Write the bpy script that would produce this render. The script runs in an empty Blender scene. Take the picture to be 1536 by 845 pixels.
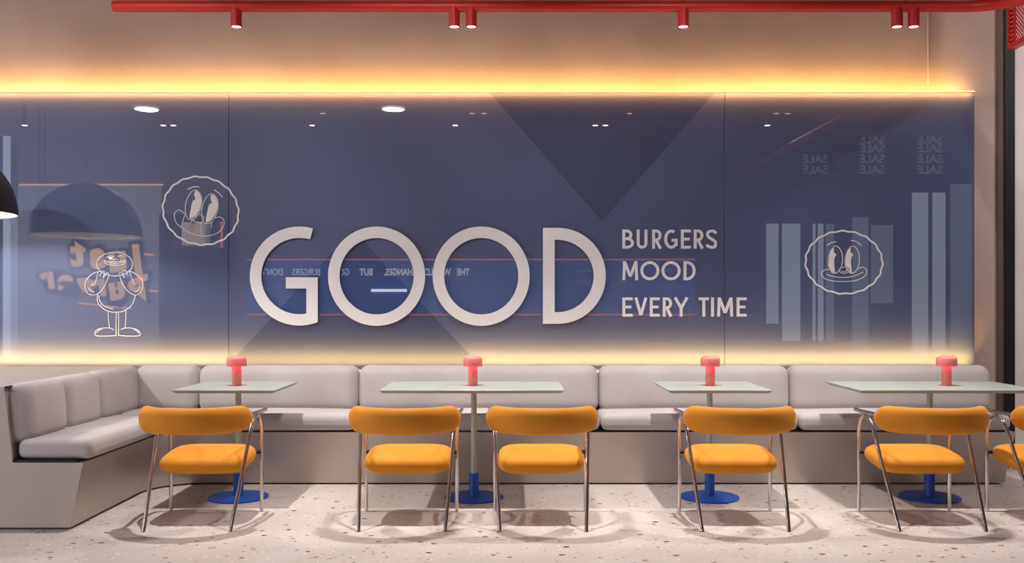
import bpy, bmesh, math, random
from mathutils import Vector, Matrix
PI = math.pi
random.seed(4)
scene = bpy.context.scene
COL = scene.collection
F = 1388.0; CX = 768.0; HY = 455.0; H = 1.311      # focal length (px), vanishing point (px), eye height (m)
D = 7.25                                           # depth of the glossy panel face
DW = 7.40                                          # depth of the plaster wall behind it

# ------------------------------------------------------------------ helpers
def sr(r, g, b):
    f = lambda c: (c/255/12.92) if c/255 <= .04045 else ((c/255+.055)/1.055)**2.4
    return (f(r), f(g), f(b), 1)

def W(px, py, d):                                  # a photo point at depth d
    return Vector(((px-CX)*d/F, d, H+(HY-py)*d/F))

def new_mat(name, col, rough=.5, metal=0., **kw):
    m = bpy.data.materials.new(name); m.use_nodes = True
    b = m.node_tree.nodes['Principled BSDF']
    b.inputs['Base Color'].default_value = col
    b.inputs['Roughness'].default_value = rough
    b.inputs['Metallic'].default_value = metal
    for k, v in kw.items():
        b.inputs[k.replace('_', ' ')].default_value = v
    return m

def N(m, typ, **props):
    n = m.node_tree.nodes.new(typ)
    for k, v in props.items(): setattr(n, k, v)
    return n

def L(m, a, b): m.node_tree.links.new(a, b)

def bsdf(m): return m.node_tree.nodes['Principled BSDF']

def coords(m): return N(m, 'ShaderNodeTexCoord').outputs['Object']

def mottle(m, col_a, col_b, scale, detail=6, bump=0., lo=.35, hi=.65, stretch=(1, 1, 1), bscale=None, rough=None):
    """noise-driven colour variation plus an optional fine bump"""
    mp = N(m, 'ShaderNodeMapping'); mp.inputs['Scale'].default_value = stretch
    L(m, coords(m), mp.inputs['Vector'])
    nz = N(m, 'ShaderNodeTexNoise'); nz.inputs['Scale'].default_value = scale; nz.inputs['Detail'].default_value = detail
    L(m, mp.outputs[0], nz.inputs['Vector'])
    rp = N(m, 'ShaderNodeValToRGB')
    rp.color_ramp.elements[0].position = lo; rp.color_ramp.elements[0].color = col_a
    rp.color_ramp.elements[1].position = hi; rp.color_ramp.elements[1].color = col_b
    L(m, nz.outputs['Fac'], rp.inputs['Fac']); L(m, rp.outputs['Color'], bsdf(m).inputs['Base Color'])
    if bump:
        n2 = N(m, 'ShaderNodeTexNoise'); n2.inputs['Scale'].default_value = bscale or scale*8; n2.inputs['Detail'].default_value = 3
        L(m, mp.outputs[0], n2.inputs['Vector'])
        bp = N(m, 'ShaderNodeBump'); bp.inputs['Strength'].default_value = bump; bp.inputs['Distance'].default_value = .004
        L(m, n2.outputs['Fac'], bp.inputs['Height']); L(m, bp.outputs['Normal'], bsdf(m).inputs['Normal'])
    return m

def emit_mat(name, col, strength, base=None):
    m = new_mat(name, base or col, .5)
    b = bsdf(m)
    b.inputs['Emission Color'].default_value = col; b.inputs['Emission Strength'].default_value = strength
    return m

def link(name, bm, mat, parent=None, ang=None, loc=None):
    me = bpy.data.meshes.new(name)
    bmesh.ops.recalc_face_normals(bm, faces=bm.faces[:])
    if ang is not None:
        for f in bm.faces: f.smooth = True
        for e in bm.edges:
            if len(e.link_faces) == 2 and e.calc_face_angle(0) > math.radians(ang): e.smooth = False
    bm.to_mesh(me); bm.free()
    o = bpy.data.objects.new(name, me); COL.objects.link(o)
    if mat: me.materials.append(mat)
    if parent: o.parent = parent
    if loc: o.location = loc
    return o
def tag(o, label=None, cat=None, group=None, kind=None):
    if label: o['label'] = label
    if cat: o['category'] = cat
    if group: o['group'] = group
    if kind: o['kind'] = kind
    return o

def thing(name, label, cat, loc=(0, 0, 0), group=None):
    o = bpy.data.objects.new(name, None); COL.objects.link(o); o.location = loc; o.empty_display_size = .1
    return tag(o, label, cat, group)

def copy_tree(root):
    c = root.copy(); COL.objects.link(c)
    for ch in list(root.children):
        k = ch.copy(); COL.objects.link(k); k.parent = c
        for g in list(ch.children):
            q = g.copy(); COL.objects.link(q); q.parent = k
    return c

def box(bm, x0, x1, y0, y1, z0, z1, bev=0., seg=2):
    r = bmesh.ops.create_cube(bm, size=1)
    for v in r['verts']:
        v.co = Vector((x0+(v.co.x+.5)*(x1-x0), y0+(v.co.y+.5)*(y1-y0), z0+(v.co.z+.5)*(z1-z0)))
    if bev:
        es = list({e for v in r['verts'] for e in v.link_edges})
        bmesh.ops.bevel(bm, geom=es, offset=bev, segments=seg, profile=.5, affect='EDGES')
    return bm

def B(*a, **k): return box(bmesh.new(), *a, **k)

def lathe(bm, prof, seg=40, c=(0, 0, 0)):
    """prof: (r, z) list, spun about z"""
    rings = []
    for r, z in prof:
        if r < 1e-6: rings.append([bm.verts.new((c[0], c[1], c[2]+z))])
        else: rings.append([bm.verts.new((c[0]+r*math.cos(2*PI*k/seg), c[1]+r*math.sin(2*PI*k/seg), c[2]+z)) for k in range(seg)])
    for a, b in zip(rings, rings[1:]):
        for k in range(seg):
            k2 = (k+1) % seg
            if len(a) == 1 and len(b) == 1: continue
            if len(a) == 1: bm.faces.new((a[0], b[k], b[k2]))
            elif len(b) == 1: bm.faces.new((a[k], a[k2], b[0]))
            else: bm.faces.new((a[k], a[k2], b[k2], b[k]))
    return bm

def tube(bm, pts, r, seg=12, cap=True, closed=False):
    pts = [Vector(p) for p in pts]
    n = len(pts); rings = []; up = None
    for i in range(n):
        if closed: t = pts[(i+1) % n]-pts[i-1]
        else: t = pts[min(i+1, n-1)]-pts[max(i-1, 0)]
        t.normalize()
        if up is None:
            up = Vector((0, 0, 1)) if abs(t.z) < .9 else Vector((1, 0, 0))
        u = up-t*up.dot(t); u.normalize(); up = u; v = t.cross(u)
        rr = r[i] if isinstance(r, (list, tuple)) else r
        rings.append([bm.verts.new(pts[i]+u*rr*math.cos(2*PI*k/seg)+v*rr*math.sin(2*PI*k/seg)) for k in range(seg)])
    prs = list(zip(rings, rings[1:]))
    if closed: prs.append((rings[-1], rings[0]))
    for a, b in prs:
        for k in range(seg): bm.faces.new((a[k], a[(k+1) % seg], b[(k+1) % seg], b[k]))
    if cap and not closed: bm.faces.new(rings[0]); bm.faces.new(rings[-1])
    return bm

def catmull(pts, n=8, closed=False):
    P = [Vector(p) for p in pts]; out = []
    m = len(P); rng = range(m if closed else m-1)
    for i in rng:
        if closed: p0, p1, p2, p3 = P[i-1], P[i], P[(i+1) % m], P[(i+2) % m]
        else: p0, p1, p2, p3 = P[max(i-1, 0)], P[i], P[i+1], P[min(i+2, m-1)]
        for k in range(n):
            t = k/n
            out.append(.5*((2*p1)+(p2-p0)*t+(2*p0-5*p1+4*p2-p3)*t*t+(3*p1-p0-3*p2+p3)*t**3))
    if not closed: out.append(P[-1])
    return out

def prism(bm, poly, conv, d0, d1):
    """poly: 2D outline; conv(x, y, d) -> 3D; solid between depths d0 and d1"""
    a = [bm.verts.new(conv(x, y, d0)) for x, y in poly]; b = [bm.verts.new(conv(x, y, d1)) for x, y in poly]
    n = len(poly)
    bm.faces.new(a); bm.faces.new(b)
    for k in range(n): bm.faces.new((a[k], a[(k+1) % n], b[(k+1) % n], b[k]))
    return bm

def ribbon(bm, pts, w, conv, d0, d1, closed=False):
    """a flat stroke of width w along 2D pts, solid between depths d0 and d1"""
    P = [Vector((p[0], p[1])) for p in pts]; n = len(P); le = []; ri = []
    for i in range(n):
        if closed: a, b, c = P[i-1], P[i], P[(i+1) % n]
        else: a, b, c = P[max(i-1, 0)], P[i], P[min(i+1, n-1)]
        t1 = (b-a) if (b-a).length > 1e-9 else (c-b); t2 = (c-b) if (c-b).length > 1e-9 else (b-a)
        t1 = t1.normalized(); t2 = t2.normalized()
        n1 = Vector((-t1.y, t1.x)); n2 = Vector((-t2.y, t2.x)); m = n1+n2
        m = m.normalized() if m.length > 1e-6 else n1
        k = w/2/max(.35, m.dot(n1))
        le.append(b+m*k); ri.append(b-m*k)
    vs = [[bm.verts.new(conv(p.x, p.y, d)) for p in q] for q in (le, ri) for d in (d0, d1)]
    lf, lb, rf, rb = vs
    for i in range(n if closed else n-1):
        j = (i+1) % n
        bm.faces.new((lf[i], lf[j], rf[j], rf[i])); bm.faces.new((lb[i], rb[i], rb[j], lb[j]))
        bm.faces.new((lf[i], lb[i], lb[j], lf[j])); bm.faces.new((rf[i], rf[j], rb[j], rb[i]))
    if not closed:
        bm.faces.new((lf[0], rf[0], rb[0], lb[0])); bm.faces.new((lf[-1], lb[-1], rb[-1], rf[-1]))
    return bm

def arc(cx, cy, rx, ry, a0, a1, n=24):
    return [(cx+rx*math.cos(math.radians(a0+(a1-a0)*k/n)), cy+ry*math.sin(math.radians(a0+(a1-a0)*k/n))) for k in range(n+1)]

def cushion(hx, hy, hz, r, bulge=(0, 0, 0), seg=5, mid=8, ex=1.0):
    """a soft box: rounded by r on every edge, its faces swollen by bulge; centred on the origin"""
    bm = bmesh.new(); hs = (hx, hy, hz)
    def line(h):
        rr = min(r, h*.98); q = []
        for k in range(seg): q.append(-h+rr*(1-math.cos(PI/2*k/seg))*1.0)
        inner = h-rr
        for k in range(mid+1): q.append(-inner+2*inner*k/mid)
        for k in range(seg-1, -1, -1): q.append(h-rr*(1-math.cos(PI/2*k/seg)))
        return q
    lines = [line(h) for h in hs]; cache = {}
    def vert(p):
        key = tuple(round(c, 6) for c in p)
        if key in cache: return cache[key]
        q = Vector(p); inn = Vector([max(-(h-min(r, h*.98)), min(h-min(r, h*.98), c)) for h, c in zip(hs, p)])
        dv = q-inn
        rr = Vector([min(r, h*.98) for h in hs])
        dn = Vector([dv[k]/rr[k] for k in range(3)])
        if dn.length > 1e-9: dn.normalize()
        res = inn+Vector([dn[k]*rr[k] for k in range(3)])
        for k in range(3):
            o1, o2 = (k+1) % 3, (k+2) % 3
            wgt = max(0, 1-(res[o1]/hs[o1])**2)*max(0, 1-(res[o2]/hs[o2])**2)
            res[k] += bulge[k]*wgt*(res[k]/hs[k])
        v = bm.verts.new(res); cache[key] = v; return v
    for k in range(3):
        a, b = (k+1) % 3, (k+2) % 3
        for s in (-1, 1):
            for i in range(len(lines[a])-1):
                for j in range(len(lines[b])-1):
                    vs = []
                    for di, dj in ((0, 0), (1, 0), (1, 1), (0, 1)):
                        p = [0, 0, 0]; p[k] = s*hs[k]; p[a] = lines[a][i+di]; p[b] = lines[b][j+dj]
                        vs.append(vert(p))
                    if len(set(vs)) >= 3:
                        try: bm.faces.new(list(dict.fromkeys(vs)))
                        except ValueError: pass
    return bm

def xform(bm, M):
    bmesh.ops.transform(bm, matrix=M, verts=bm.verts[:]); return bm

# ------------------------------------------------------------------ materials
M = {}
M['plaster'] = mottle(new_mat('plaster', (1, 1, 1, 1), .85), sr(182, 160, 148), sr(206, 184, 173), 1.3, 8, .25, .3, .7, bscale=40)
M['white_wall'] = mottle(new_mat('white_wall', (1, 1, 1, 1), .8), sr(234, 222, 220), sr(240, 229, 227), 2, 5)
M['ceiling'] = mottle(new_mat('ceiling_paint', (1, 1, 1, 1), .8), sr(120, 108, 112), sr(132, 120, 122), 1.5, 5)
M['black'] = mottle(new_mat('black_steel', (1, 1, 1, 1), .6), sr(3, 3, 4), sr(5, 5, 6), 8)
M['column_shade'] = mottle(new_mat('column_shade_brown', (1, 1, 1, 1), .7), sr(96, 76, 70), sr(108, 88, 80), 3)
M['fabric'] = mottle(new_mat('greige_fabric', (1, 1, 1, 1), .8, Sheen_Weight=.15), sr(176, 167, 166), sr(186, 178, 177), 3, 4, .12, bscale=420)
M['velvet'] = mottle(new_mat('orange_velvet', (1, 1, 1, 1), .75, Specular_IOR_Level=.2, Sheen_Weight=.38, Sheen_Roughness=.3, Sheen_Tint=sr(255, 214, 140)),
                     sr(200, 126, 32), sr(208, 135, 40), 5, 5, .08, bscale=300)
M['steel'] = mottle(new_mat('satin_steel', (1, 1, 1, 1), .32, .42), sr(184, 174, 165), sr(191, 182, 174), 3, 4)
M['chrome'] = mottle(new_mat('chrome_tube', (1, 1, 1, 1), .16, 1.), sr(204, 194, 190), sr(210, 200, 196), 6)
M['table'] = mottle(new_mat('pale_table_top', (1, 1, 1, 1), .38), sr(148, 156, 149), sr(154, 162, 155), 5)
M['pole'] = mottle(new_mat('grey_green_pole', (1, 1, 1, 1), .4, .2), sr(164, 170, 152), sr(170, 176, 158), 5)
M['blue'] = mottle(new_mat('blue_enamel', (1, 1, 1, 1), .4), sr(22, 74, 172), sr(26, 80, 180), 6)
M['red'] = mottle(new_mat('red_enamel', (1, 1, 1, 1), .38), sr(204, 36, 30), sr(212, 42, 34), 5)
M['letter'] = mottle(new_mat('off_white_letter', (1, 1, 1, 1), .6), sr(230, 224, 222), sr(234, 228, 226), 4)
M['lamp_black'] = mottle(new_mat('dark_dome', (1, 1, 1, 1), .45), sr(38, 38, 44), sr(44, 44, 50), 5)
M['cream'] = mottle(new_mat('cream_dome_inside', (1, 1, 1, 1), .6), sr(224, 214, 196), sr(230, 220, 204), 5)
M['bracket'] = mottle(new_mat('black_bracket', (1, 1, 1, 1), .5), sr(20, 17, 16), sr(26, 22, 20), 8)
M['coral'] = mottle(new_mat('coral_lamp', (1, 1, 1, 1), .45, Subsurface_Weight=.25), sr(228, 122, 114), sr(233, 130, 122), 8)
M['lamp_glow'] = emit_mat('pink_lamp_glow', (1, .07, .30, 1), 5)
M['lens'] = emit_mat('spot_lens', (1, .93, .88, 1), 4)
M['led'] = emit_mat('amber_led', (1, .66, .22, 1), .95)
M['led_low'] = emit_mat('warm_led', (1, .66, .25, 1), 9)

# terrazzo: beige ground with sparse chips of brown, ochre, black and white
def terrazzo():
    m = new_mat('terrazzo', (1, 1, 1, 1), .36)
    co = coords(m)
    nz = N(m, 'ShaderNodeTexNoise'); nz.inputs['Scale'].default_value = 2.2; nz.inputs['Detail'].default_value = 9; L(m, co, nz.inputs['Vector'])
    rp = N(m, 'ShaderNodeValToRGB'); rp.color_ramp.elements[0].position = .3; rp.color_ramp.elements[1].position = .7
    rp.color_ramp.elements[0].color = sr(190, 178, 171); rp.color_ramp.elements[1].color = sr(206, 195, 188)
    L(m, nz.outputs['Fac'], rp.inputs['Fac'])
    cur = rp.outputs['Color']
    wz = N(m, 'ShaderNodeTexNoise'); wz.inputs['Scale'].default_value = 45; wz.inputs['Detail'].default_value = 2; L(m, co, wz.inputs['Vector'])
    wa = N(m, 'ShaderNodeMixRGB', blend_type='ADD'); wa.inputs['Fac'].default_value = .022
    L(m, co, wa.inputs[1]); L(m, wz.outputs['Color'], wa.inputs[2])
    for scale, size, keep, seed, cols in ((30, .26, .72, 0, [(222, 212, 205), (176, 156, 145), (230, 222, 216), (190, 164, 148)]),
                                          (9.5, .14, .60, 3.7, [(74, 52, 44), (160, 104, 62), (96, 70, 60), (126, 78, 60)]),
                                          (17, .14, .80, 8.1, [(74, 58, 52), (134, 98, 78), (226, 218, 212), (104, 84, 76)])):
        mp = N(m, 'ShaderNodeMapping'); mp.inputs['Location'].default_value = (seed, seed*1.7, 0); mp.inputs['Rotation'].default_value = (0, 0, seed)
        mp.inputs['Scale'].default_value = (1, 1.35, 0)
        L(m, wa.outputs[0], mp.inputs['Vector'])
        vo = N(m, 'ShaderNodeTexVoronoi'); vo.voronoi_dimensions = '2D'; vo.inputs['Scale'].default_value = scale
        L(m, mp.outputs[0], vo.inputs['Vector'])
        sep = N(m, 'ShaderNodeSeparateColor'); L(m, vo.outputs['Color'], sep.inputs[0])
        # chip radius varies from cell to cell
        mul = N(m, 'ShaderNodeMath', operation='MULTIPLY'); L(m, sep.outputs[1], mul.inputs[0]); mul.inputs[1].default_value = size*1.25
        lt = N(m, 'ShaderNodeMath', operation='LESS_THAN'); L(m, vo.outputs['Distance'], lt.inputs[0]); L(m, mul.outputs[0], lt.inputs[1])
        gt = N(m, 'ShaderNodeMath', operation='GREATER_THAN'); L(m, sep.outputs[0], gt.inputs[0]); gt.inputs[1].default_value = keep
        an = N(m, 'ShaderNodeMath', operation='MULTIPLY'); L(m, lt.outputs[0], an.inputs[0]); L(m, gt.outputs[0], an.inputs[1])
        cr = N(m, 'ShaderNodeValToRGB'); cr.color_ramp.interpolation = 'CONSTANT'
        els = cr.color_ramp.elements
        els[0].position = 0; els[0].color = sr(*cols[0]); els[1].position = .3; els[1].color = sr(*cols[1])
        for p, c in ((.55, cols[2]), (.78, cols[3])):
            e = els.new(p); e.color = sr(*c)
        L(m, sep.outputs[2], cr.inputs['Fac'])
        mx = N(m, 'ShaderNodeMixRGB'); L(m, an.outputs[0], mx.inputs['Fac']); L(m, cur, mx.inputs[1]); L(m, cr.outputs['Color'], mx.inputs[2])
        cur = mx.outputs[0]
    L(m, cur, bsdf(m).inputs['Base Color'])
    return m
M['floor'] = terrazzo()

# lacquered blue panel with two darker triangles multiplied into its base colour
def lacquer():
    m = new_mat('blue_lacquer', (1, 1, 1, 1), .45, IOR=1.45, Coat_Weight=1., Coat_Roughness=0.0, Specular_IOR_Level=.25, Coat_IOR=1.75)
    co = coords(m)
    nz = N(m, 'ShaderNodeTexNoise'); nz.inputs['Scale'].default_value = 1.1; nz.inputs['Detail'].default_value = 6; L(m, co, nz.inputs['Vector'])
    rp = N(m, 'ShaderNodeValToRGB'); rp.color_ramp.elements[0].position = .3; rp.color_ramp.elements[1].position = .7
    rp.color_ramp.elements[0].color = sr(80, 88, 119); rp.color_ramp.elements[1].color = sr(84, 93, 125)
    L(m, nz.outputs['Fac'], rp.inputs['Fac'])
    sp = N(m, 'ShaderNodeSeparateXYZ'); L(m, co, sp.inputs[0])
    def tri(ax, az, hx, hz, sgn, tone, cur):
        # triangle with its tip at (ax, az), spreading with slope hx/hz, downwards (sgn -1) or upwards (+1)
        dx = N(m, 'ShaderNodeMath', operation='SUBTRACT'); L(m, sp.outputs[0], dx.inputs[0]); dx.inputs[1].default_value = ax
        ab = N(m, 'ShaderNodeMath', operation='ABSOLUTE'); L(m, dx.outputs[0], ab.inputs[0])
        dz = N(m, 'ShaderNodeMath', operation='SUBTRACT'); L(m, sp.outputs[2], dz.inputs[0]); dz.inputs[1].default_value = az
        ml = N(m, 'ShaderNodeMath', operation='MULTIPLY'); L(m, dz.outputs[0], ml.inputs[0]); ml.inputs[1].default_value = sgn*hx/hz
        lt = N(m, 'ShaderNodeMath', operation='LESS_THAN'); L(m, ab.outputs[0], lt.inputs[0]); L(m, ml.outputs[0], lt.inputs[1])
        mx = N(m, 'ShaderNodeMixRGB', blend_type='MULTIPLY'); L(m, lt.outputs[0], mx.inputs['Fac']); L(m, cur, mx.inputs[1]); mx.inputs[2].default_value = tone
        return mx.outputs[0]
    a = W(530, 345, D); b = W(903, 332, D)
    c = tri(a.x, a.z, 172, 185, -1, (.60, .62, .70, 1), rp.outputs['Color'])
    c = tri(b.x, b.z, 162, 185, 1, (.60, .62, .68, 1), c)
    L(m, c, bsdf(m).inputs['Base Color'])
    return m
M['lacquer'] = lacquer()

# ------------------------------------------------------------------ the room
YB = -2.5                                           # the wall behind the viewer (seen mirrored in the lacquer)
S2 = (2*D-YB)/F                                     # metres per mirrored pixel on that wall
CEIL = 4.4
def R(px, py): return ((px-CX)*S2, H+(HY-py)*S2)
XL, XR = -11.5, 9.0
tag(link('floor', B(XL, XR, YB-.1, 7.6, -.1, 0), M['floor']), 'beige terrazzo floor', None, kind='structure')
tag(link('ceiling', B(XL, XR, YB-.1, 7.6, CEIL, CEIL+.1), M['ceiling']), kind='structure')
tag(link('wall_rear', B(XL, 3.95, DW, DW+.2, 0, CEIL), M['plaster']), kind='structure')
tag(link('wall_right', B(4.0, XR, 7.385, 7.6, .06, CEIL), M['white_wall']), kind='structure')
tag(link('baseboard_right', B(4.0, XR, 7.375, 7.6, 0, .06), M['black']), kind='structure')
tag(link('column_shade_strip', B(3.876, 3.93, 7.385, 7.41, 0, CEIL), M['column_shade']), kind='structure')  # brown strip standing in for the shading beside the black column
tag(link('trim_2', B(3.93, 4.009, 7.375, 7.6, 0, CEIL), M['black']), kind='structure')
bm = bmesh.new(); tube(bm, [W(1392, 128, DW-.004), W(1392, -60, DW-.004)], .004, 8)
tag(link('hanging_cable', bm, M['white_wall']), 'thin pale cable running down the plaster wall to the right end of the light line', 'cable')

# the lacquered panel: three boards butted together
pn = thing('wall_cladding', 'glossy dark blue lacquered wall panel behind the grey banquette', 'wall panel')
pn['kind'] = 'thing'
zt = W(0, 138, D).z; xr = W(1462, 0, D).x
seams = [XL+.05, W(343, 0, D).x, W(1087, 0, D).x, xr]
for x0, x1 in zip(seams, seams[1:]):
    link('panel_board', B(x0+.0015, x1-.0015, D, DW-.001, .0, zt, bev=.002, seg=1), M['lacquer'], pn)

# amber light line along the top of the panel
st = thing('light_strip', 'amber light strip along the top edge of the blue panel', 'light strip')
link('diffuser', B(-7.5, xr-.01, D-.022, D-.001, zt-.001, zt+.004), M['led'], st); link('rail', B(-7.5, xr-.01, D+.03, D+.06, zt+.0005, zt+.004), M['steel'], st)

# ------------------------------------------------------------------ lettering on the panel
SC = lambda d: d/F
def big_letter(name, outer, holes, label):
    """an outline in photo pixels with holes, as a solid letter standing off the panel on pins"""
    d0, d1 = D-.034, D-.022
    cu = bpy.data.curves.new(name, 'CURVE'); cu.dimensions = '2D'; cu.fill_mode = 'BOTH'
    for loop in [outer]+holes:
        sp_ = cu.splines.new('POLY'); sp_.points.add(len(loop)-1); sp_.use_cyclic_u = True
        for p, (x, y) in zip(sp_.points, loop):
            w = W(x, y, d0); p.co = (w.x, w.z, 0, 1)
    tmp = bpy.data.objects.new('tmp', cu); COL.objects.link(tmp)
    dg = bpy.context.evaluated_depsgraph_get(); me = bpy.data.meshes.new_from_object(tmp.evaluated_get(dg))
    bm = bmesh.new(); bm.from_mesh(me)
    bpy.data.objects.remove(tmp); bpy.data.meshes.remove(me); bpy.data.curves.remove(cu)
    for v in bm.verts: v.co = Vector((v.co.x, d0, v.co.y))
    bmesh.ops.remove_doubles(bm, verts=bm.verts[:], dist=1e-5)
    r = bmesh.ops.extrude_face_region(bm, geom=bm.faces[:])
    for v in r['geom']:
        if isinstance(v, bmesh.types.BMVert): v.co.y = d1
    o = link(name, bm, M['letter']); tag(o, label, 'letter', 'large letters of the word GOOD')
    return o

def ring(cx, cy, rx, ry, n=96): return arc(cx, cy, rx, ry, 0, 360-360/n, n-1)
TH = 17.0
cg = (449, 414.3); ro = 74.3; ri_ = ro-TH
xb = 476.5
a1 = math.degrees(math.acos((xb-cg[0])/ro))
# G: outer arc from the top terminal, anticlockwise round the left, to the bar at lower right
G_out = arc(cg[0], cg[1], ro, ro, -74, -(360-a1), 80)
a2 = math.degrees(math.acos((xb-TH-cg[0])/ri_))
G_in = arc(cg[0], cg[1], ri_, ri_, -(360-a2), -74, 80)
G = G_out+[(xb, 416.2), (428.8, 416.2), (428.8, 433), (xb-TH, 433)]+G_in
pins = []
lt = []
lt.append(big_letter('sign_letter_g', G, [], 'large off-white letter G, first of the big word GOOD'))
lt.append(big_letter('sign_letter_o', ring(564.8, 414.5, 72.8, 74.5), [ring(564.8, 414.5, 55.6, 57.4)], 'large off-white letter O right after the big G'))
lt.append(big_letter('sign_letter_o', ring(721.8, 414.5, 72.8, 74.5), [ring(721.8, 414.5, 55.6, 57.4)], 'large off-white letter O right before the big D'))
Dd = [(814.4, 342)]+[(836.7+72*math.cos(math.radians(t)), 414+72*math.sin(math.radians(t))) for t in range(-90, 91, 3)]+[(814.4, 486)]
Dh = [(832, 359.8)]+[(836.2+54.3*math.cos(math.radians(t)), 414.2+54.3*math.sin(math.radians(t))) for t in range(-90, 91, 3)]+[(832, 468.6)]
lt.append(big_letter('sign_letter_d', Dd, [Dh], 'large off-white letter D, last of the big word GOOD'))
# stand-off pins joining each letter to the panel
for o, pts in zip(lt, ([(384, 414), (449, 480), (467, 450)], [(501, 414), (628, 414), (565, 481)], [(658, 414), (785, 414), (722, 481)], [(823, 370), (823, 460), (899, 414)])):
    for px, py in pts:
        bm = bmesh.new(); w = W(px, py, D-.028)
        tube(bm, [(w.x, D-.023, w.z), (w.x, D, w.z)], .006, 10); link('standoff_pin', bm, M['steel'], o)

def glyph(ch, w, h, t):
    """strokes (points, closed) of a capital inside a w x h box, y downwards, centre lines inset by t/2"""
    i = t/2; x0, x1, y0, y1 = i, w-i, i, h-i; mid = (y0+y1)/2
    l = lambda *p: (list(p), False)
    up, dn = (0, h), (h, 0)
    if ch == 'B':
        yb = h*.48; r1 = (yb-y0)/2; r2 = (y1-yb)/2; xa = w*.40
        a = [(x0, y0), (xa, y0)]+arc(xa, y0+r1, w*.86-i-xa, r1, -90, 90, 14)[1:]+[(x0, yb)]
        b = [(x0, yb), (xa, yb)]+arc(xa, yb+r2, x1-xa, r2, -90, 90, 14)[1:]+[(x0, y1)]
        return [l((x0, 0), (x0, h)), (a, False), (b, False)]
    if ch == 'U':
        r = (x1-x0)/2; return [([(x0, 0), (x0, y1-r)]+arc(x0+r, y1-r, r, r, 180, 0, 20)[1:]+[(x1, 0)], False)]
    if ch in 'RP':
        yb = h*.54; r = (yb-y0)/2; xa = w*.42
        a = [(x0, y0), (xa, y0)]+arc(xa, y0+r, w*.94-i-xa, r, -90, 90, 16)[1:]+[(x0, yb)]
        out = [l((x0, 0), (x0, h)), (a, False)]
        if ch == 'R': out.append(l((w*.40, yb), (w-t*.55, h)))
        return out
    if ch == 'G':
        cx, cy, rx, ry = w*.53, h/2, w*.53-i, h/2-i
        a = arc(cx, cy, rx, ry, -58, -318, 40)
        a = a+[(x1-t*.1, cy+ry*.66)]
        return [(a, False), l((w*.55, cy+h*.06), (w, cy+h*.06)), l((x1, cy+h*.06-i), (x1, h*.86))]
    if ch == 'C': return [(arc(w*.55, h/2, w*.55-i, h/2-i, -50, -310, 40), False)]
    if ch == 'E': return [l((x0, 0), (x0, h)), l((x0, y0), (w, y0)), l((x0, mid), (w*.88, mid)), l((x0, y1), (w, y1))]
    if ch == 'S':
        return [(catmull([(w*.93, h*.20), (w*.76, y0+h*.03), (w*.5, y0), (w*.22, h*.13), (w*.14, h*.27), (w*.30, h*.42), (w*.55, h*.51),
                          (w*.82, h*.62), (x1, h*.76), (w*.80, h*.90), (w*.5, y1), (w*.22, y1-h*.05), (w*.05, h*.80)], 5), False)]
    if ch == 'M': return [l((x0, h), (x0+t*.25, 0)), l((x0+t*.3, t*.25), (w/2, h*.80)), l((w/2, h*.80), (x1-t*.3, t*.25)), l((x1-t*.25, 0), (x1, h))]
    if ch == 'O': return [(ring(w/2, h/2, w/2-i, h/2-i, 48), True)]
    if ch == 'D':
        xa = w*.30; return [l((x0, 0), (x0, h)), ([(x0, y0), (xa, y0)]+arc(xa, h/2, x1-xa, h/2-i, -90, 90, 28)[1:]+[(x0, y1)], False)]
    if ch == 'V': return [l((i*.9, 0), (w/2, h-i)), l((w-i*.9, 0), (w/2, h-i))]
    if ch == 'Y': return [l((i*.9, 0), (w/2, h*.55)), l((w-i*.9, 0), (w/2, h*.55)), l((w/2, h*.53), (w/2, h))]
    if ch == 'T': return [l((0, y0), (w, y0)), l((w/2, y0), (w/2, h))]
    if ch == 'I': return [l((w/2, 0), (w/2, h))]
    return []

rows = [('BURGERS', 344.6, 373.2, [(681, 742), (757, 813), (838, 890), (902, 972), (990, 1042), (1058, 1111), (1122, 1180)]),
        ('MOOD', 392, 420.6, [(681, 764), (776, 876), (887, 988), (1004, 1067)]),
        ('EVERY TIME', 446.4, 475.1, [(681, 735), (745, 812), (826, 878), (894, 946), (952, 1030), None, (1084, 1137), (1150, 1163), (1181, 1265), (1284, 1336)])]
ordn = ['first', 'second', 'third', 'fourth']
for word, y0, y1, xs in rows:
    seen = {}
    for ch, xx in zip(word, xs):
        if xx is None: continue
        a, b = xx[0]/3.52+740, xx[1]/3.52+740
        bm = bmesh.new()
        for q_, (pts, cl) in enumerate(glyph(ch, b-a, y1-y0, 4.2)):
            ribbon(bm, [(a+p[0], y0+p[1]) for p in pts], 4.2, lambda x, y, d: Vector((W(x, y, D).x, d, W(x, y, D).z)), D-.009-.0002*q_, D-.0004, cl)
        seen[ch] = seen.get(ch, 0)+1
        nn = word.count(ch)
        which = '' if nn == 1 else ordn[seen[ch]-1]+' '
        o = link('sign_letter_'+ch.lower(), bm, M['letter'])
        tag(o, f'small off-white capital {ch}, {"the only" if nn == 1 else "the "+ordn[seen[ch]-1]} {ch} in the line {word}', 'letter', f'letters of the line {word}')

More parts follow.
